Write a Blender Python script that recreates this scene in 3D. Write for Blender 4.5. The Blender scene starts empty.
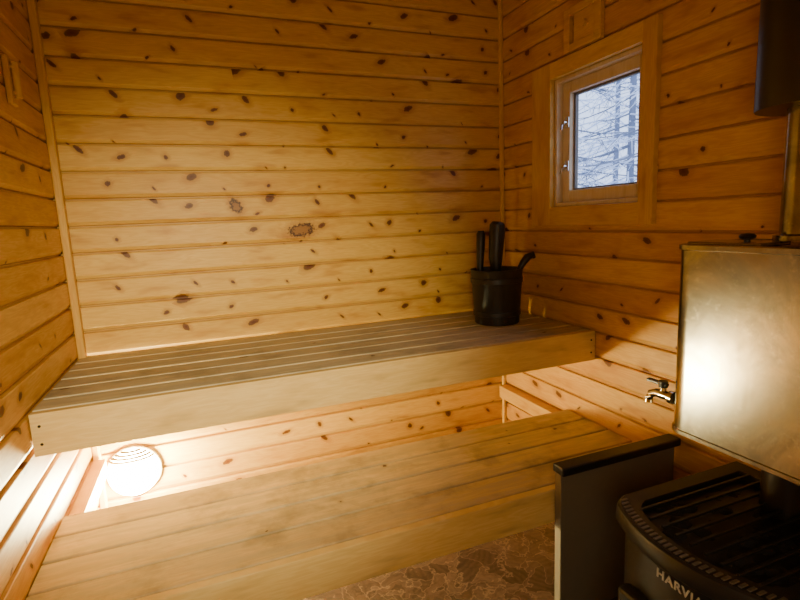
import bpy, bmesh, math, random
from mathutils import Vector, Matrix
random.seed(7)
scene=bpy.context.scene
W=2.0; YF=-2.75; ZC=2.46
D2,H2,T2=.695,.851,.127
YB,Y1,H1,T1=.52,1.064,.45,.12
PITCH=.105

# ------------------------------------------------------------------ utils
def link(ob,parent=None):
    scene.collection.objects.link(ob)
    if parent is not None: ob.parent=parent
    return ob
def empty(name,loc=(0,0,0)):
    e=bpy.data.objects.new(name,None); e.empty_display_size=.1; e.location=(0,0,0)
    return link(e)
def mesh_ob(name,bm,mat,parent=None,smooth=False,autos=False):
    me=bpy.data.meshes.new(name); bm.normal_update(); bm.to_mesh(me); bm.free()
    if mat is not None:
        for m in (mat if isinstance(mat,(list,tuple)) else [mat]): me.materials.append(m)
    if smooth:
        for p in me.polygons: p.use_smooth=True
    ob=bpy.data.objects.new(name,me)
    link(ob,parent)
    if autos:
        for p in me.polygons: p.use_smooth=True
        try: me.set_sharp_from_angle(angle=math.radians(35))
        except Exception: pass
    return ob
def add_box(bm,lo,hi,bev=0.0,seg=2,mi=0):
    lo=Vector(lo);hi=Vector(hi)
    r=bmesh.ops.create_cube(bm,size=1.0)
    vs=r['verts']
    c=(lo+hi)/2; s=hi-lo
    for v in vs: v.co=Vector((v.co.x*s.x+c.x,v.co.y*s.y+c.y,v.co.z*s.z+c.z))
    faces=set(f for v in vs for f in v.link_faces)
    for f in faces: f.material_index=mi
    if bev>0:
        es=list(set(e for v in vs for e in v.link_edges))
        bmesh.ops.bevel(bm,geom=es,offset=bev,segments=seg,profile=.5,affect='EDGES')
def box(name,lo,hi,mat,parent=None,bev=0.0):
    bm=bmesh.new(); add_box(bm,lo,hi,bev); return mesh_ob(name,bm,mat,parent)
def add_cyl(bm,p0,p1,r0,r1=None,seg=32,mi=0,caps=True):
    p0=Vector(p0);p1=Vector(p1); r1=r0 if r1 is None else r1
    d=p1-p0; q=d.to_track_quat('Z','Y').to_matrix().to_4x4()
    M=Matrix.Translation((p0+p1)/2)@q
    r=bmesh.ops.create_cone(bm,cap_ends=caps,cap_tris=False,segments=seg,radius1=r0,radius2=r1,depth=d.length,matrix=M)
    for f in set(f for v in r['verts'] for f in v.link_faces): f.material_index=mi
def lathe(bm,prof,center,axis='Z',seg=48,mi=0):
    rings=[]
    for r,h in prof:
        ring=[]
        for i in range(seg):
            a=2*math.pi*i/seg
            if axis=='Z': co=(center[0]+r*math.cos(a),center[1]+r*math.sin(a),center[2]+h)
            else: co=(center[0]+r*math.cos(a),center[1]-h,center[2]+r*math.sin(a))
            ring.append(bm.verts.new(co))
        rings.append(ring)
    for a,b in zip(rings,rings[1:]):
        for i in range(seg):
            f=bm.faces.new((a[i],a[(i+1)%seg],b[(i+1)%seg],b[i])); f.material_index=mi
    return rings
def tube(bm,pts,rad,seg=12,mi=0):
    pts=[Vector(p) for p in pts]
    rings=[]
    for i,p in enumerate(pts):
        t=(pts[min(i+1,len(pts)-1)]-pts[max(i-1,0)]).normalized()
        up=Vector((0,0,1)) if abs(t.z)<.9 else Vector((1,0,0))
        a=t.cross(up).normalized(); b=t.cross(a)
        r=rad[i] if isinstance(rad,(list,tuple)) else rad
        rings.append([bm.verts.new(p+a*r*math.cos(2*math.pi*k/seg)+b*r*math.sin(2*math.pi*k/seg)) for k in range(seg)])
    for A,B in zip(rings,rings[1:]):
        for k in range(seg):
            bm.faces.new((A[k],A[(k+1)%seg],B[(k+1)%seg],B[k])).material_index=mi
    bm.faces.new(rings[0]).material_index=mi; bm.faces.new(rings[-1]).material_index=mi
def prism(bm,outline,z0,z1,mi=0):
    a=[bm.verts.new((x,y,z0)) for x,y in outline]; b=[bm.verts.new((x,y,z1)) for x,y in outline]
    n=len(a)
    for i in range(n): bm.faces.new((a[i],a[(i+1)%n],b[(i+1)%n],b[i])).material_index=mi
    bm.faces.new(a).material_index=mi; bm.faces.new(b).material_index=mi

# ------------------------------------------------------------------ materials
class NT:
    def __init__(s,name):
        s.m=bpy.data.materials.new(name); s.m.use_nodes=True
        s.t=s.m.node_tree; s.t.nodes.clear()
        s.out=s.n('ShaderNodeOutputMaterial')
    def n(s,typ,**k):
        nd=s.t.nodes.new(typ)
        for a,b in k.items(): setattr(nd,a,b)
        return nd
    def l(s,a,b): s.t.links.new(a,b)
    def set(s,sock,v):
        if isinstance(v,bpy.types.NodeSocket): s.l(v,sock)
        else: sock.default_value=v
    def math(s,op,a,b=None,c=None,clamp=False):
        nd=s.n('ShaderNodeMath',operation=op); nd.use_clamp=clamp
        s.set(nd.inputs[0],a)
        if b is not None: s.set(nd.inputs[1],b)
        if c is not None: s.set(nd.inputs[2],c)
        return nd.outputs[0]
    def mix(s,f,a,b,bt='MIX'):
        nd=s.n('ShaderNodeMixRGB',blend_type=bt)
        s.set(nd.inputs[0],f); s.set(nd.inputs[1],a); s.set(nd.inputs[2],b)
        return nd.outputs[0]
    def smooth(s,v,a,b,c=0.0,d=1.0):
        nd=s.n('ShaderNodeMapRange',interpolation_type='SMOOTHSTEP')
        s.set(nd.inputs[0],v); nd.inputs[1].default_value=a; nd.inputs[2].default_value=b
        nd.inputs[3].default_value=c; nd.inputs[4].default_value=d
        return nd.outputs[0]
    def comb(s,x,y,z):
        nd=s.n('ShaderNodeCombineXYZ'); s.set(nd.inputs[0],x);s.set(nd.inputs[1],y);s.set(nd.inputs[2],z)
        return nd.outputs[0]
    def noise(s,vec,scale,detail=3,rough=.5,dist=0):
        nd=s.n('ShaderNodeTexNoise'); s.l(vec,nd.inputs['Vector'])
        nd.inputs['Scale'].default_value=scale; nd.inputs['Detail'].default_value=detail
        nd.inputs['Roughness'].default_value=rough; nd.inputs['Distortion'].default_value=dist
        return nd.outputs['Fac']
def rgb(r,g,b):
    f=lambda c:(c/255/12.92 if c/255<=.04045 else ((c/255+.055)/1.055)**2.4)
    return (f(r),f(g),f(b),1)

def wood(name,u,v,w,pitch,light,mid,dark,knotcol,knot_r=.013,knot_prob=.6,rough=.38,cell=.26,voff=0.0,
         grey=None,special=None,tone=.3,seed=0.0,stain=.3,groove=False):
    N=NT(name)
    co=N.n('ShaderNodeTexCoord').outputs['Object']
    sp=N.n('ShaderNodeSeparateXYZ'); N.l(co,sp.inputs[0])
    U,V,Wc=[sp.outputs['XYZ'.index(a)] for a in (u,v,w)]
    vv=N.math('DIVIDE',N.math('ADD',V,voff),pitch)
    idx=N.math('FLOOR',vv)
    wn=N.n('ShaderNodeTexWhiteNoise',noise_dimensions='1D'); N.l(N.math('ADD',idx,seed+.37),wn.inputs['W'])
    rnd=wn.outputs['Value']
    uo=N.math('ADD',U,N.math('MULTIPLY',rnd,9.0))
    cu=N.math('DIVIDE',uo,cell)
    vvec=N.comb(cu,vv,0.0)
    vo=N.n('ShaderNodeTexVoronoi',voronoi_dimensions='2D',feature='F1')
    N.l(vvec,vo.inputs['Vector']); vo.inputs['Scale'].default_value=1.0; vo.inputs['Randomness'].default_value=1.0
    ps=N.n('ShaderNodeSeparateXYZ'); N.l(vo.outputs['Position'],ps.inputs[0])
    cs=N.n('ShaderNodeSeparateXYZ'); N.l(vo.outputs['Color'],cs.inputs[0])
    wob0=N.noise(N.comb(uo,V,Wc),75,3,.6)
    wob=N.math('MULTIPLY',N.math('SUBTRACT',wob0,.5),.014)
    dx=N.math('MULTIPLY',N.math('SUBTRACT',cu,ps.outputs[0]),cell)
    dy=N.math('MULTIPLY',N.math('SUBTRACT',vv,ps.outputs[1]),pitch)
    dx=N.math('ADD',dx,N.math('MULTIPLY',dy,N.math('MULTIPLY',N.math('SUBTRACT',cs.outputs[2],.5),1.8)))
    dx=N.math('MULTIPLY',dx,N.math('ADD',.55,N.math('MULTIPLY',cs.outputs[2],1.0)))
    dist=N.math('ADD',N.math('SQRT',N.math('ADD',N.math('MULTIPLY',dx,dx),N.math('MULTIPLY',dy,dy))),wob)
    has=N.math('LESS_THAN',cs.outputs[0],knot_prob)
    rad=N.math('MULTIPLY',N.math('ADD',.22,N.math('MULTIPLY',N.math('POWER',cs.outputs[1],1.8),.85)),knot_r)
    q=N.math('DIVIDE',dist,rad)
    kn=N.math('MULTIPLY',N.smooth(q,.65,1.15,1,0),has)
    core=N.math('MULTIPLY',N.smooth(q,.0,.7,.9,0),has)
    rim=N.math('MULTIPLY',N.smooth(N.math('ABSOLUTE',N.math('SUBTRACT',q,.95)),0,.3,1,0),has)
    halo=N.math('MULTIPLY',N.smooth(q,.8,3.2,1,0),has)
    if special:
        for (su,sv,a,b,ang) in special:
            ddx=N.math('SUBTRACT',U,su); ddy=N.math('SUBTRACT',V,sv)
            ca,sa=math.cos(ang),math.sin(ang)
            ex=N.math('DIVIDE',N.math('ADD',N.math('MULTIPLY',ddx,ca),N.math('MULTIPLY',ddy,sa)),a)
            ey=N.math('DIVIDE',N.math('SUBTRACT',N.math('MULTIPLY',ddy,ca),N.math('MULTIPLY',ddx,sa)),b)
            e=N.math('ADD',N.math('SQRT',N.math('ADD',N.math('MULTIPLY',ex,ex),N.math('MULTIPLY',ey,ey))),N.math('MULTIPLY',wob,110.0))
            kn=N.math('MAXIMUM',kn,N.smooth(e,.75,1.1,.6,0))
            rim=N.math('MAXIMUM',rim,N.smooth(N.math('ABSOLUTE',N.math('SUBTRACT',e,.9)),0,.35,1.3,0))
            halo=N.math('MAXIMUM',halo,N.smooth(e,1,2.4,1,0))
    vb=N.math('ADD',V,N.math('MULTIPLY',halo,.012))
    g0=N.noise(N.comb(N.math('MULTIPLY',uo,1.1),N.math('MULTIPLY',vb,9.0),N.math('ADD',Wc,rnd)),3.0,3,.5)
    wave=N.math('SINE',N.math('MULTIPLY',N.math('ADD',N.math('MULTIPLY',g0,1.0),N.math('MULTIPLY',vb,2.4)),60.0))
    wave=N.math('MULTIPLY_ADD',wave,.5,.5)
    g1=N.noise(N.comb(N.math('MULTIPLY',uo,2.0),N.math('MULTIPLY',vb,70.0),Wc),4.0,4,.6)
    g2=N.noise(N.comb(N.math('MULTIPLY',uo,5.0),N.math('MULTIPLY',vb,22.0),Wc),1.0,3,.5)
    gf=N.math('ADD',N.math('MULTIPLY',wave,.34),N.math('MULTIPLY',g1,.78),clamp=True)
    c=N.mix(gf,light,mid)
    c=N.mix(N.smooth(g2,.42,.72,0,.8),c,mid)
    c=N.mix(N.smooth(g2,.56,.8,0,.5),c,dark)
    c=N.mix(N.math('MULTIPLY',rnd,tone*1.8,clamp=True),c,N.mix(1.0,c,(.76,.63,.47,1),'MULTIPLY'))
    if grey is not None:
        gg=N.noise(N.comb(N.math('MULTIPLY',uo,3.0),N.math('MULTIPLY',V,25.0),Wc),1.5,4,.65)
        c=N.mix(N.smooth(gg,.35,.65,.1,.85),c,grey)
        st_=N.noise(N.comb(U,V,Wc),5.0,5,.65)
        c=N.mix(N.smooth(st_,.46,.70,0,stain),c,(grey[0]*.5,grey[1]*.48,grey[2]*.46,1))
    c=N.mix(N.math('MULTIPLY',halo,.5),c,dark)
    c=N.mix(N.math('MULTIPLY',kn,.9),c,knotcol)
    c=N.mix(N.math('MULTIPLY',rim,.7,clamp=True),c,(knotcol[0]*.3,knotcol[1]*.25,knotcol[2]*.25,1))
    c=N.mix(N.math('MULTIPLY',core,.5),c,(knotcol[0]*.5,knotcol[1]*.4,knotcol[2]*.4,1))
    if groove:
        # shade of each groove bottom, painted into the board colour
        fr_=N.math('FRACT',vv)
        groove_shade=N.math('MAXIMUM',N.smooth(fr_,.05,.085,1,0),N.smooth(fr_,.984,.994,0,1))
        c=N.mix(N.math('MULTIPLY',groove_shade,.32),c,(dark[0]*.5,dark[1]*.45,dark[2]*.4,1))
    b=N.n('ShaderNodeBsdfPrincipled')
    N.l(c,b.inputs['Base Color'])
    N.set(b.inputs['Roughness'],N.math('MULTIPLY_ADD',g1,.15,rough))
    b.inputs['Specular IOR Level'].default_value=.35
    bp=N.n('ShaderNodeBump'); bp.inputs['Strength'].default_value=.15; bp.inputs['Distance'].default_value=.002
    N.l(g1,bp.inputs['Height']); N.l(bp.outputs[0],b.inputs['Normal'])
    N.l(b.outputs[0],N.out.inputs[0])
    return N.m
def plain(name,col,rough=.5,metal=0.0,emit=None,es=0,noise=.1,nscale=20,stretch=None,spec=.5):
    N=NT(name)
    co=N.n('ShaderNodeTexCoord').outputs['Object']
    if stretch:
        mp=N.n('ShaderNodeMapping'); mp.inputs['Scale'].default_value=stretch; N.l(co,mp.inputs[0]); co=mp.outputs[0]
    nz=N.noise(co,nscale,4,.6)
    c=N.mix(N.math('MULTIPLY',nz,noise*2,clamp=True),col,(col[0]*.45,col[1]*.45,col[2]*.45,1))
    b=N.n('ShaderNodeBsdfPrincipled'); N.l(c,b.inputs['Base Color'])
    N.set(b.inputs['Roughness'],N.math('MULTIPLY_ADD',nz,noise,rough)); b.inputs['Metallic'].default_value=metal
    b.inputs['Specular IOR Level'].default_value=spec
    if emit: b.inputs['Emission Color'].default_value=emit; b.inputs['Emission Strength'].default_value=es
    N.l(b.outputs[0],N.out.inputs[0]); return N.m

PL,PM,PD=rgb(236,200,108),rgb(214,166,74),rgb(162,98,36)
KC=rgb(92,40,12)
pine_back=wood('pine_back','X','Z','Y',PITCH,PL,PM,PD,KC,special=[(.655,1.43,.020,.030,.5),(.93,1.315,.055,.026,.15)],cell=.17,knot_prob=.72,knot_r=.017,tone=.36,groove=True)
pine_side=wood('pine_side','Y','Z','X',PITCH,rgb(232,188,100),rgb(206,152,66),PD,KC,seed=31.0,tone=.42,cell=.18,knot_prob=.66,knot_r=.016,groove=True)
pine_trim_v=wood('pine_trim_v','Z','X','Y',.5,PL,PM,PD,KC,knot_prob=.25,knot_r=.008)
pine_trim_vy=wood('pine_trim_vy','Z','Y','X',.5,PL,PM,PD,KC,knot_prob=.25,knot_r=.008)
pine_trim_h=wood('pine_trim_h','Y','Z','X',.5,PL,PM,PD,KC,knot_prob=.25,knot_r=.008)
pine_ceil=wood('pine_ceiling','X','Y','Z',PITCH,PL,PM,PD,KC)
BL,BM_,BD=rgb(226,212,172),rgb(200,184,142),rgb(150,130,92)
bench_top=wood('bench_top','X','Y','Z',.1158,BL,BM_,BD,rgb(96,66,40),knot_prob=.22,knot_r=.008,rough=.5,grey=rgb(172,162,138),tone=.35,stain=.5)
bench_low=wood('bench_low','X','Y','Z',.129,rgb(228,210,162),rgb(204,180,130),BD,rgb(96,66,40),knot_prob=.2,knot_r=.008,rough=.5,grey=rgb(178,162,128),tone=.4,voff=.004,stain=.6)
bench_fascia=wood('bench_fascia','X','Z','Y',.6,rgb(232,208,146),rgb(212,180,112),BD,rgb(120,76,40),knot_prob=.15,knot_r=.007,rough=.45,tone=.1)
black_metal=plain('black_metal',(.016,.016,.017,1),.38,.3,noise=.12,nscale=60)
flue_black=plain('flue_black',(.045,.036,.028,1),.32,.7)
guard_grey=plain('guard_grey',rgb(128,120,104),.45,.3,noise=.1)
N=NT('brushed_steel'); co=N.n('ShaderNodeTexCoord').outputs['Object']
n1=N.noise(co,7,5,.65,.6)
mp=N.n('ShaderNodeMapping'); mp.inputs['Scale'].default_value=(260,260,5); N.l(co,mp.inputs[0])
n2=N.noise(mp.outputs[0],1.0,3,.6)
n3=N.noise(co,55,4,.7)
c=N.mix(N.smooth(n1,.35,.75),rgb(170,164,150),rgb(112,105,92))
c=N.mix(N.smooth(n3,.55,.7,0,.35),c,rgb(206,200,188))
b=N.n('ShaderNodeBsdfPrincipled'); N.l(c,b.inputs['Base Color']); b.inputs['Metallic'].default_value=1
N.set(b.inputs['Roughness'],N.math('MULTIPLY_ADD',n1,.2,.10))
bp=N.n('ShaderNodeBump'); bp.inputs['Strength'].default_value=.12; bp.inputs['Distance'].default_value=.0008
N.l(n2,bp.inputs['Height']); N.l(bp.outputs[0],b.inputs['Normal'])
N.l(b.outputs[0],N.out.inputs[0]); steel=N.m
chrome=plain('chrome',(.75,.74,.72,1),.12,1.0,noise=.02)
rubber=plain('black_plastic',(.012,.012,.012,1),.35)
bucketm=plain('bucket_dark',rgb(34,30,24),.35,noise=.15,nscale=12)
stone=plain('sauna_stone',rgb(30,28,27),.8,noise=.3,nscale=30)
screwm=plain('screw_dark',(.03,.025,.02,1),.4,.8)
winwood=wood('window_wood','Z','Y','X',.5,rgb(240,230,206),rgb(224,206,170),rgb(190,158,112),KC,knot_prob=.1,knot_r=.006)
snowm=plain('snow',rgb(210,222,240),.8)
silver=plain('lettering_silver',rgb(170,170,166),.4,.4)
# floor vinyl
N=NT('vinyl_floor'); co=N.n('ShaderNodeTexCoord').outputs['Object']
nz=N.n('ShaderNodeTexNoise'); N.l(co,nz.inputs['Vector']); nz.inputs['Scale'].default_value=9; nz.inputs['Detail'].default_value=4
va=N.n('ShaderNodeVectorMath',operation='MULTIPLY_ADD'); N.l(nz.outputs['Color'],va.inputs[0]); va.inputs[1].default_value=(.3,.3,.3); N.l(co,va.inputs[2])
v2=N.n('ShaderNodeTexVoronoi',feature='F1'); N.l(va.outputs[0],v2.inputs['Vector']); v2.inputs['Scale'].default_value=11
v1=N.n('ShaderNodeTexVoronoi',feature='DISTANCE_TO_EDGE'); N.l(va.outputs[0],v1.inputs['Vector']); v1.inputs['Scale'].default_value=11
sv=N.n('ShaderNodeSeparateXYZ'); N.l(v2.outputs['Color'],sv.inputs[0])
s1=N.n('ShaderNodeSeparateXYZ'); N.l(co,s1.inputs[0])
an=N.math('MULTIPLY',sv.outputs[1],6.283)
pr_=N.math('ADD',N.math('MULTIPLY',s1.outputs[0],N.math('COSINE',an)),N.math('MULTIPLY',s1.outputs[1],N.math('SINE',an)))
vein=N.math('MULTIPLY_ADD',N.math('SINE',N.math('MULTIPLY',N.math('ADD',pr_,N.math('MULTIPLY',nz.outputs['Fac'],.06)),260.0)),.5,.5)
mus=N.noise(va.outputs[0],16,4,.6,1.2)
c=N.mix(sv.outputs[0],rgb(62,48,42),rgb(100,82,72))
c=N.mix(N.math('MULTIPLY',vein,.10),c,rgb(138,118,102))
c=N.mix(N.smooth(mus,.42,.7,0,.6),c,rgb(48,37,32))
c=N.mix(N.smooth(v1.outputs['Distance'],0,.05,.5,0),c,rgb(140,120,104))
b=N.n('ShaderNodeBsdfPrincipled'); N.l(c,b.inputs['Base Color']); b.inputs['Roughness'].default_value=.42; b.inputs['Specular IOR Level'].default_value=.3
N.l(b.outputs[0],N.out.inputs[0]); vinyl=N.m
N=NT('window_glass'); tr=N.n('ShaderNodeBsdfTransparent'); gl=N.n('ShaderNodeBsdfGlossy'); gl.inputs['Roughness'].default_value=.02
mx=N.n('ShaderNodeMixShader'); mx.inputs[0].default_value=.05
N.l(tr.outputs[0],mx.inputs[1]); N.l(gl.outputs[0],mx.inputs[2]); N.l(mx.outputs[0],N.out.inputs[0]); glassm=N.m
def emis(name,col,st):
    N=NT(name); e=N.n('ShaderNodeEmission'); e.inputs[0].default_value=col; e.inputs[1].default_value=st
    N.l(e.outputs[0],N.out.inputs[0]); return N.m
lamp_em=emis('lamp_glow',(1,.90,.50,1),420)

# ------------------------------------------------------------------ panelled walls
def profile(z0,z1):
    R=.013
    pts=[]; k=math.floor(z0/PITCH)-1
    while k*PITCH<z1+PITCH:
        a=k*PITCH
        pts+=[(R,a+.0),(R,a+.005),(.006,a+.008),(0,a+.021),(0,a+PITCH-.006),(.002,a+PITCH-.002),(R,a+PITCH-.001)]
        k+=1
    out=[]
    for (d0,a),(d1,b) in zip(pts,pts[1:]):
        if b<=z0 or a>=z1: continue
        def at(z): return d0+(d1-d0)*((z-a)/(b-a) if b>a else 0)
        if not out: out.append((at(max(a,z0)),max(a,z0)))
        out.append((at(min(b,z1)),min(b,z1)))
    return out
def strip(bm,u0,u1,z0,z1,f):
    P=profile(z0,z1)
    A=[bm.verts.new(f(u0,d,z)) for d,z in P]; B=[bm.verts.new(f(u1,d,z)) for d,z in P]
    for i in range(len(P)-1): bm.faces.new((A[i],B[i],B[i+1],A[i+1]))
def wall(name,u0,u1,f,mat,back,hole=None):
    bm=bmesh.new()
    if hole:
        h0,h1,g0,g1=hole
        strip(bm,u0,h0,0,ZC,f); strip(bm,h1,u1,0,ZC,f); strip(bm,h0,h1,0,g0,f); strip(bm,h0,h1,g1,ZC,f)
        segs=[(u0,h0,0,ZC),(h1,u1,0,ZC),(h0,h1,0,g0),(h0,h1,g1,ZC)]
    else:
        strip(bm,u0,u1,0,ZC,f); segs=[(u0,u1,0,ZC)]
    for a,b_,c_,d_ in segs:
        p=[f(a,.0145,c_),f(b_,.12,d_)]
        lo=[min(p[0][i],p[1][i]) for i in range(3)]; hi=[max(p[0][i],p[1][i]) for i in range(3)]
        add_box(bm,lo,hi)
    return mesh_ob(name,bm,mat)
wall('wall_back',-.12,W+.12,lambda u,d,z:(u,d,z),pine_back,None)
wall('wall_left',YF,0,lambda u,d,z:(-d,u,z),pine_side,None)
OY0,OY1,OZ0,OZ1=-.915,-.41,1.365,1.918
wall('wall_right',YF,0,lambda u,d,z:(W+d,u,z),pine_side,None,hole=(OY0,OY1,OZ0,OZ1))
wall('wall_front',-.12,W+.12,lambda u,d,z:(u,YF-d,z),pine_back,None)
box('floor',(-.12,YF-.12,-.05),(W+.12,.12,0),vinyl)
box('ceiling',(-.12,YF-.12,ZC),(W+.12,.12,ZC+.05),pine_ceil)
box('trim_1',(0,-.034,0),(.028,0,ZC),pine_trim_v,bev=.006)
box('trim_2',(W-.02,-.02,0),(W,0,ZC),pine_trim_v,bev=.005)

# ------------------------------------------------------------------ benches
def bench(name,y_back,y_front,h,t,nb,mat,x0=.004,x1=W-.004,own=True):
    e=empty(name)
    fth=.028
    span=(y_front-fth)-y_back; bw=span/nb
    for i in range(nb):
        a=-(y_back+i*bw+.0055); b_=-(y_back+(i+1)*bw-.0055)
        bm=bmesh.new(); add_box(bm,(x0,b_,h-.028),(x1,a,h+random.uniform(-.0008,.0008)),.004)
        mesh_ob('slat_%d'%(i+1),bm,mat,e)
    box('front_fascia',(x0,-y_front,h-t),(x1,-(y_front-fth+.001),h-.001),bench_fascia,e,.003)
    if own:
        box('batten_left',(x0,-(y_front-fth-.002),h-.098),(x0+.045,-.037,h-.029),pine_trim_h,e,.003)
        box('batten_right',(x1-.045,-(y_front-fth-.002),h-.098),(x1,-.022,h-.029),pine_trim_h,e,.003)
    else:  # wall battens carrying the lower bench, kept outside the bench object
        box('lower_batten_left',(.001,-(y_front-fth-.002),h-.098),(x0+.045,-.037,h-.030),pine_trim_h,None,.003)
        box('lower_batten_right',(x1-.045,-(y_front-fth-.002),h-.098),(W-.001,-.022,h-.030),pine_trim_h,None,.003)
    for k,xx in enumerate((W*.36,W*.68)):
        box('bearer_%d'%(k+1),(xx,-(y_front-fth-.002),h-.028-.045),(xx+.045,-(y_back+.01),h-.029),pine_trim_h,e,.003)
    bm=bmesh.new()
    for xx in (x0+.022,x1-.022):
        for zz in (h-t*.3,h-t*.72):
            add_cyl(bm,(xx,-y_front-.0015,zz),(xx,-y_front+.004,zz),.004,seg=12)
    mesh_ob('screws',bm,screwm,e)
    return e
bench('upper_bench',.006,D2,H2,T2,6,bench_top)
bench('lower_bench',YB,Y1,H1,T1,4,bench_low,own=False)

# ------------------------------------------------------------------ window
win=empty('window_1')
cx0,cx1=W-.022,W
def casing(n,lo,hi,m): box(n,lo,hi,m,win,.003)
casing('casing_left',(cx0,-.41-.004,1.288),(cx1+.005,-.283,1.982),pine_trim_vy)
casing('casing_right',(cx0,-.974,1.288),(cx1+.005,-.911,1.982),pine_trim_vy)
casing('casing_top',(cx0,-.913,1.914),(cx1+.005,-.412,1.982),pine_trim_h)
casing('casing_bottom',(cx0,-.913,1.288),(cx1+.005,-.412,1.369),pine_trim_h)
jx=W+.125
casing('jamb_left',(W+.004,-.43,1.369),(jx,-.412,1.914),winwood)
casing('jamb_right',(W+.004,-.913,1.369),(jx,-.895,1.914),winwood)
casing('jamb_top',(W+.004,-.895,1.896),(jx,-.43,1.914),winwood)
casing('jamb_bottom',(W+.004,-.895,1.369),(jx,-.43,1.387),winwood)
sx0,sx1=W+.035,W+.08; sw=.046
casing('sash_left',(sx0,-.43-sw,1.387),(sx1,-.43,1.896),winwood)
casing('sash_right',(sx0,-.895,1.387),(sx1,-.895+sw,1.896),winwood)
casing('sash_top',(sx0,-.895+sw,1.896-sw),(sx1,-.43-sw,1.896),winwood)
casing('sash_bottom',(sx0,-.895+sw,1.387),(sx1,-.43-sw,1.387+sw+.006),winwood)
bm=bmesh.new()
for (a,b_,c_,d_) in ((-.43-sw-.010,-.43-sw,1.387+sw,1.896-sw),(-.895+sw,-.895+sw+.010,1.387+sw,1.896-sw)):
    add_box(bm,(sx0+.022,a,c_),(sx1-.005,b_,d_),.002)
for (c_,d_) in ((1.387+sw,1.387+sw+.014),(1.896-sw-.010,1.896-sw)):
    add_box(bm,(sx0+.022,-.895+sw,c_),(sx1-.005,-.43-sw,d_),.002)
mesh_ob('glazing_bead',bm,plain('bead_dark',rgb(110,104,98),.5),win)
bm=bmesh.new(); gx=sx0+.03
bm.faces.new([bm.verts.new(p) for p in ((gx,-.895+sw,1.387+sw),(gx,-.43-sw,1.387+sw),(gx,-.43-sw,1.896-sw),(gx,-.895+sw,1.896-sw))])
mesh_ob('glass_pane',bm,glassm,win)
for k,zz in enumerate((1.73,1.545)):
    bm=bmesh.new()
    add_box(bm,(sx0-.006,-.475,zz-.022),(sx0,-.452,zz+.022),.002)
    add_cyl(bm,(sx0-.006,-.463,zz),(sx0-.022,-.463,zz),.006,seg=14)
    tube(bm,[(sx0-.022,-.463,zz),(sx0-.026,-.463,zz-.01),(sx0-.026,-.45,zz-.03)],.005,10)
    mesh_ob('latch_%d'%(k+1),bm,chrome,win,autos=True)

vent=empty('wall_vent')
bm=bmesh.new()
y0,y1,z0,z1=-.71,-.50,1.992,2.16
add_box(bm,(W-.022,y0,z0),(W,y0+.035,z1),.003); add_box(bm,(W-.022,y1-.035,z0),(W,y1,z1),.003)
add_box(bm,(W-.022,y0+.035,z0),(W,y1-.035,z0+.03),.003); add_box(bm,(W-.022,y0+.035,z1-.03),(W,y1-.035,z1),.003)
mesh_ob('frame',bm,pine_trim_h,vent)
box('slide_board',(W-.012,y0+.03,z0+.028),(W-.001,y1-.05,z1-.028),pine_trim_h,vent,.002)
bm=bmesh.new(); add_cyl(bm,(W-.012,-.62,2.076),(W-.03,-.62,2.076),.012,.014,seg=20); mesh_ob('knob',bm,pine_trim_h,vent,autos=True)

# ------------------------------------------------------------------ bulkhead lamp
lamp=empty('bulkhead_lamp'); LC=(.143,0,.335)
bm=bmesh.new()
lathe(bm,[(0.001,.002),(.104,.002),(.108,.006),(.108,.016),(.104,.020),(.100,.020),(.098,.016),(.001,.016)],LC,'Y')
mesh_ob('base_ring',bm,plain('lamp_ring',rgb(190,170,140),.4),lamp,autos=True)
bm=bmesh.new()
pr=[(.094,.017),(.096,.04)]+[(.096*math.cos(a),.04+.055*math.sin(a)) for a in [math.radians(d) for d in range(8,90,8)]]+[(.002,.095)]
lathe(bm,pr,LC,'Y'); mesh_ob('glass_dome',bm,lamp_em,lamp,smooth=True)
bm=bmesh.new()
for zz in (.070,.081,.092,.102):
    hw=math.sqrt(.108**2-zz**2); pts=[]
    for i in range(13):
        s=-1+2*i/12; x=s*hw; rr=math.hypot(x,zz); hgt=.026+.076*math.sqrt(max(0,1-(rr/.112)**2))
        pts.append((LC[0]+x,-hgt,LC[2]+zz))
    tube(bm,pts,.0055,8)
mesh_ob('guard_bars',bm,plain('lamp_bars',rgb(80,60,36),.4),lamp,smooth=True)

# ------------------------------------------------------------------ bucket and ladle
bk=empty('sauna_bucket'); BC=(1.752,-.325,H2+.001)
bm=bmesh.new()
lathe(bm,[(.001,0),(.098,0),(.102,.004),(.118,.245),(.120,.25),(.112,.25),(.110,.245),(.095,.02),(.001,.02)],BC,'Z',64)
for hh in (.05,.2):
    r=.102+.016*hh/.245
    lathe(bm,[(r,hh-.012),(r+.0035,hh-.01),(r+.0035,hh+.01),(r,hh+.012)],BC,'Z',64)
mesh_ob('pail',bm,bucketm,bk,autos=True)
bm=bmesh.new()
tube(bm,[(BC[0]-.06,BC[1]+.04,BC[2]+.05),(BC[0]-.060,BC[1]+.045,BC[2]+.26),(BC[0]-.054,BC[1]+.045,BC[2]+.36),(BC[0]-.052,BC[1]+.045,BC[2]+.41),(BC[0]-.052,BC[1]+.045,BC[2]+.425)],[.012,.016,.020,.021,.013],14)
mesh_ob('whisk_handle',bm,bucketm,bk,autos=True)
bm=bmesh.new()
tube(bm,[(BC[0]+.10,BC[1]-.02,BC[2]+.225),(BC[0]+.125,BC[1]-.03,BC[2]+.27),(BC[0]+.145,BC[1]-.035,BC[2]+.295),(BC[0]+.172,BC[1]-.04,BC[2]+.305),(BC[0]+.18,BC[1]-.04,BC[2]+.29)],[.012,.016,.018,.015,.008],12)
mesh_ob('side_lug',bm,bucketm,bk,autos=True)
ld=empty('sauna_ladle')
bm=bmesh.new()
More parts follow.
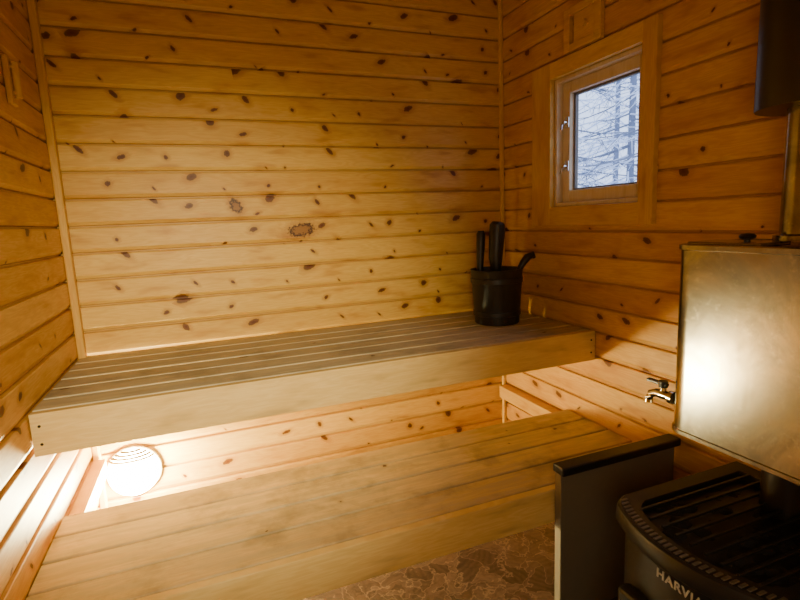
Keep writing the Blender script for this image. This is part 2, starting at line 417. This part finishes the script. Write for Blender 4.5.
tube(bm,[(BC[0]+.02,BC[1],BC[2]+.06),(BC[0]+.0,BC[1]+.0,BC[2]+.22),(BC[0]-.004,BC[1],BC[2]+.30),(BC[0]+.004,BC[1],BC[2]+.40),(BC[0]+.008,BC[1],BC[2]+.45),(BC[0]+.010,BC[1],BC[2]+.462)],[.012,.020,.032,.036,.035,.024],16)
mesh_ob('handle',bm,bucketm,ld,autos=True)
bm=bmesh.new(); lathe(bm,[(.001,.0),(.035,.004),(.045,.03),(.047,.05),(.043,.05),(.04,.03),(.03,.01),(.001,.008)],(BC[0]+.02,BC[1],BC[2]+.03),'Z',32)
mesh_ob('scoop',bm,bucketm,ld,autos=True)

# ------------------------------------------------------------------ stove
SY=-1.58; PX,PY=1.835,-1.56; SX=.018; SZ=-.014
def stove_outline(grow=0.0,xb=1.93):
    hw=.215+grow; pts=[]
    xs=1.435+SX-grow; bow=.062
    r=.035
    n=24
    for i in range(n+1):
        s=-1+2*i/n
        y=SY-s*(hw-r*.3); x=xs-bow*(1-s*s)
        if abs(s)>.93: x+=r*.35
        pts.append((x,y))
    pts+= [(xs+r,SY-hw),(xb,SY-hw),(xb,SY+hw),(xs+r,SY+hw)]
    return pts
TX0,TX1,TY0,TY1,TZ0,TZ1=1.668,1.955,-1.785,-1.325,.723,1.247
st=empty('sauna_stove')
bm=bmesh.new(); prism(bm,stove_outline(-.012),.04,.572+SZ); mesh_ob('body',bm,black_metal,st,autos=True)
outer=stove_outline(.006); inner=[]
cx=(1.40+SX+1.93)/2
for (x,y) in outer:
    vx,vy=x-cx,y-SY
    inner.append((cx+vx*(1-.052/.275) ,SY+vy*(1-.045/.221)))
def ring(bm,pts,z): return [bm.verts.new((x,y,z)) for x,y in pts]
def bridge(bm,A,B):
    n=len(A)
    for i in range(n): bm.faces.new((A[i],A[(i+1)%n],B[(i+1)%n],B[i]))
def shrink(pts,k): return [(cx+(x-cx)*k,SY+(y-SY)*k) for x,y in pts]
bm=bmesh.new()
R=[ring(bm,shrink(outer,.985),.555+SZ),ring(bm,outer,.562+SZ),ring(bm,outer,.586+SZ),ring(bm,shrink(outer,.985),.598+SZ),ring(bm,shrink(outer,.965),.602+SZ),
   ring(bm,inner,.598+SZ),ring(bm,shrink(inner,.985),.59+SZ),ring(bm,shrink(inner,.98),.54+SZ)]
for a,b_ in zip(R,R[1:]): bridge(bm,a,b_)
bm.faces.new(R[-1])
mesh_ob('top_rim',bm,black_metal,st,autos=True)
bm=bmesh.new()
op=outer[:25]
for i in range(1,30):
    s=i/30*(len(op)-1); k=int(s); f=s-k
    if k>=len(op)-1: continue
    x=op[k][0]*(1-f)+op[k+1][0]*f; y=op[k][1]*(1-f)+op[k+1][1]*f
    add_box(bm,(x+.016,y-.004,.6003+SZ),(x+.038,y+.004,.6038+SZ),.001,1)
mesh_ob('rim_slots',bm,plain('slot_metal',rgb(110,107,100),.35,.6),st)
bm=bmesh.new()
for i in range(95):
    x=random.uniform(1.49,1.86); y=random.uniform(SY-.165,SY+.165)
    if (x-1.83)**2+(y-SY)**2<.085**2: continue
    r=random.uniform(.020,.032); z=.545+SZ+r*.4+random.uniform(-.004,.004)
    res=bmesh.ops.create_icosphere(bm,subdivisions=2,radius=r,matrix=Matrix.Translation((x,y,z))@Matrix.Rotation(random.random()*6,4,(random.random(),random.random(),1)))
    sc=Vector((random.uniform(.8,1.2),random.uniform(.8,1.2),random.uniform(.6,.85)))
    for v in res['verts']:
        o=v.co-Vector((x,y,z)); j=1+random.uniform(-.09,.09)
        v.co=Vector((x,y,z))+Vector((o.x*sc.x*j,o.y*sc.y*j,o.z*sc.z*j))
mesh_ob('stones',bm,stone,st)
bm=bmesh.new()
for i in range(9):
    yy=SY-.15+i*.0375
    add_box(bm,(1.466,yy-.004,.592+SZ),(1.885,yy+.004,.599+SZ),.001,1)
mesh_ob('top_grille',bm,black_metal,st)
bm=bmesh.new(); add_cyl(bm,(PX,PY,.535),(PX,PY,TZ0-.002),.058,seg=40); mesh_ob('flue_collar',bm,flue_black,st,autos=True)
bm=bmesh.new(); add_box(bm,(1.378,SY-.125,.16),(1.418,SY+.125,.42),.01); add_box(bm,(1.371,SY-.095,.19),(1.38,SY+.095,.39),.004)
tube(bm,[(1.373,SY+.105,.30),(1.343,SY+.105,.30),(1.338,SY+.105,.25)],.006,10)
mesh_ob('fire_door',bm,black_metal,st)
bm=bmesh.new()
for xx in (1.5,1.88):
    for yy in (SY-.16,SY+.16): add_cyl(bm,(xx,yy,0),(xx,yy,.045),.018,seg=16)
mesh_ob('feet',bm,black_metal,st)
cu=bpy.data.curves.new('front_lettering','FONT'); cu.body='HARVIA'; cu.size=.030; cu.extrude=.001; cu.align_x='CENTER'; cu.space_character=1.15
cu.offset=.0006
cu.materials.append(silver)
to=bpy.data.objects.new('front_lettering',cu); link(to,st)
to.matrix_world=Matrix(((0,0,-1,1.3985),(-1,0,0,SY-.030),(0,1,0,.507),(0,0,0,1)))

# ------------------------------------------------------------------ water tank + flue
def rrect(x0,x1,y0,y1,r,n=10):
    pts=[]
    for (cx_,cy_,a0) in ((x1-r,y1-r,0),(x0+r,y1-r,90),(x0+r,y0+r,180),(x1-r,y0+r,270)):
        for i in range(n+1):
            a=math.radians(a0+90*i/n); pts.append((cx_+r*math.cos(a),cy_+r*math.sin(a)))
    return pts
tk=empty('water_tank')
bm=bmesh.new()
rs=[]
for g,z in ((-.008,TZ0),(0,TZ0+.004),(.003,TZ0+.006),(.003,TZ0+.016),(0,TZ0+.018),(0,TZ1-.016),(.004,TZ1-.014),(.004,TZ1-.002),(0,TZ1),(-.012,TZ1),(-.014,TZ1-.006)):
    rs.append(ring(bm,rrect(TX0-g,TX1+g,TY0-g,TY1+g,.06),z))
for a,b_ in zip(rs,rs[1:]): bridge(bm,a,b_)
bm.faces.new(rs[0]); bm.faces.new(rs[-1])
mesh_ob('tank_body',bm,steel,tk,autos=True)
bm=bmesh.new()
add_box(bm,(1.69,TY1-.22,TZ1-.004),(1.80,TY1-.03,TZ1+.006),.003)
mesh_ob('filler_lid',bm,steel,tk)
bm=bmesh.new(); lathe(bm,[(.001,.0),(.007,.0),(.007,.005),(.017,.008),(.019,.014),(.014,.019),(.001,.021)],(1.757,-1.468,TZ1+.005),'Z',24)
mesh_ob('lid_knob',bm,rubber,tk,autos=True)
fa=bmesh.new(); FX,FZ=1.70,.81
add_cyl(fa,(FX,TY1-.005,FZ),(FX,TY1+.008,FZ),.019,seg=24)
tube(fa,[(FX,TY1+.005,FZ),(FX,TY1+.03,FZ),(FX,TY1+.055,FZ-.001),(FX,TY1+.075,FZ-.010),(FX,TY1+.082,FZ-.026),(FX,TY1+.083,FZ-.036)],[.012,.014,.013,.012,.012,.013],16)
add_cyl(fa,(FX,TY1+.034,FZ),(FX,TY1+.034,FZ+.026),.009,seg=16)
mesh_ob('tap_spout',fa,chrome,tk,autos=True)
fa=bmesh.new()
add_box(fa,(FX-.008,TY1+.02,FZ+.026),(FX+.008,TY1+.088,FZ+.036),.003)
add_cyl(fa,(FX,TY1+.034,FZ+.022),(FX,TY1+.034,FZ+.04),.013,seg=16)
mesh_ob('tap_lever',fa,rubber,tk)
fl=empty('flue_pipe')
bm=bmesh.new(); add_cyl(bm,(PX,PY,TZ1+.007),(PX,PY,ZC),.058,seg=48)
lathe(bm,[(.058,0),(.070,0),(.070,.012),(.058,.016)],(PX,PY,TZ1+.007),'Z')
mesh_ob('pipe',bm,steel,fl,autos=True)
bm=bmesh.new(); lathe(bm,[(.059,0),(.122,0),(.124,.004),(.124,.9),(.059,.9)],(PX,PY,1.558),'Z',64)
mesh_ob('heat_shield',bm,flue_black,fl,autos=True)

gd=empty('stove_guard')
box('panel',(1.50,-1.103,.0),(1.985,-1.083,.522),guard_grey,gd,.002)
box('edge_post',(1.488,-1.108,.0),(1.502,-1.078,.522),guard_grey,gd,.002)
box('top_cap',(1.483,-1.125,.520),(1.99,-1.072,.548),black_metal,gd,.005)

th=empty('wall_thermometer')
box('back_plate',(.001,-.43,1.735),(.016,-.375,1.875),pine_trim_vy,th,.004)
bm=bmesh.new(); add_cyl(bm,(.026,-.402,1.755),(.026,-.402,1.86),.010,seg=18)
add_box(bm,(.014,-.412,1.765),(.028,-.392,1.775),.002);add_box(bm,(.014,-.412,1.84),(.028,-.392,1.85),.002)
mesh_ob('tube',bm,pine_trim_v,th,autos=True)

dr=empty('door_1')
box('leaf',(.55,YF,.01),(1.25,YF+.035,1.95),pine_trim_v,dr,.004)
box('frame_left',(.49,YF,.0),(.55,YF+.045,2.01),pine_trim_v,dr,.004)
box('frame_right',(1.25,YF,.0),(1.31,YF+.045,2.01),pine_trim_v,dr,.004)
box('frame_top',(.55,YF,1.95),(1.25,YF+.045,2.01),pine_trim_v,dr,.004)
bm=bmesh.new(); tube(bm,[(.62,YF+.035,.95),(.62,YF+.08,.95),(.62,YF+.08,1.15),(.62,YF+.035,1.15)],.012,12); mesh_ob('pull_handle',bm,winwood,dr)

# ------------------------------------------------------------------ outside
bm=bmesh.new(); bmesh.ops.create_grid(bm,x_segments=2,y_segments=2,size=20,matrix=Matrix.Translation((22.5,0,-.6))); mesh_ob('snow_ground',bm,snowm)
bark=plain('winter_bark',rgb(128,136,156),.9,nscale=8); frost=plain('frosted_twig',rgb(224,232,248),.9,nscale=8)
def tree(bx,by,h,n):
    bm=bmesh.new()
    tube(bm,[(bx,by,-.6),(bx+.05,by,h*.5),(bx,by+.05,h)],[.06,.04,.01],8,0)
    for i in range(n):
        z=random.uniform(.1,h*.97); L=(1-z/h)*h*.28+.25; L*=random.uniform(.6,1.1); a=random.random()*6.283
        dx,dy=math.cos(a),math.sin(a)
        p=[Vector((bx+dx*L*t,by+dy*L*t,z-.35*L*t+.15*L*t*t)) for t in (0,.4,.75,1)]
        tube(bm,p,[.012,.009,.006,.003],4,random.choice((0,1)))
        for j in range(10):
            t=random.uniform(.25,1); q=Vector((bx+dx*L*t,by+dy*L*t,z-.35*L*t+.15*L*t*t))
            e=q+Vector((dx*.12+random.uniform(-.18,.18),dy*.12+random.uniform(-.18,.18),random.uniform(-.2,.03)))
            tube(bm,[q,e],[.006,.003],3,random.choice((0,1,1)))
    mesh_ob('snowy_spruce_tree',bm,[bark,frost])
for (bx,by,h,n) in ((5.0,1.3,5.2,110),(5.9,3.0,6,150),(6.9,3.4,6.5,150),(5.2,3.4,5,110),(7.6,5.0,7,150)): tree(bx,by,h,n)

# ------------------------------------------------------------------ world + lights
w=bpy.data.worlds.new('World'); scene.world=w; w.use_nodes=True
bg=w.node_tree.nodes['Background']; bg.inputs[0].default_value=(.54,.68,1.0,1); bg.inputs[1].default_value=2.8
def spot(name,loc,tgt,e,ang,blend,rad,col):
    L=bpy.data.lights.new(name,'SPOT'); L.energy=e; L.spot_size=math.radians(ang); L.spot_blend=blend; L.shadow_soft_size=rad; L.color=col
    o=bpy.data.objects.new(name,L); link(o); o.location=loc
    o.rotation_euler=(Vector(tgt)-Vector(loc)).to_track_quat('-Z','Y').to_euler(); return o
spot('room_spot_light',(.40,-2.6,1.45),(.58,-.1,.86),225,54,1.0,.10,(1,.85,.50))
L=bpy.data.lights.new('bulb_light','POINT'); L.energy=58; L.color=(1,.89,.42); L.shadow_soft_size=.05
o=bpy.data.objects.new('bulb_light',L); link(o,lamp); o.location=(LC[0],-.16,LC[2])
L=bpy.data.lights.new('fill_area_light','AREA'); L.energy=8; L.color=(1,.82,.52); L.shape='RECTANGLE'; L.size=.6; L.size_y=.6  # added soft fill from behind the camera, no real fitting there
o=bpy.data.objects.new('fill_area_light',L); link(o); o.location=(.5,-2.65,1.2); o.rotation_euler=(math.radians(84),0,math.radians(-25))

# ------------------------------------------------------------------ camera
yaw,pit,rol=.3702,.1563,-.0429
fw=Vector((math.sin(yaw)*math.cos(pit),math.cos(yaw)*math.cos(pit),-math.sin(pit)))
r=Vector((math.cos(yaw),-math.sin(yaw),0)); u=r.cross(fw)
r2=r*math.cos(rol)+u*math.sin(rol); u2=-r*math.sin(rol)+u*math.cos(rol)
cam=bpy.data.cameras.new('camera'); cam.sensor_width=36; cam.lens=507.17*36/800; cam.clip_start=.02
co_=bpy.data.objects.new('camera',cam); link(co_)
co_.matrix_world=Matrix(((r2.x,u2.x,-fw.x,.4917),(r2.y,u2.y,-fw.y,-2.33),(r2.z,u2.z,-fw.z,1.3412),(0,0,0,1)))
scene.camera=co_
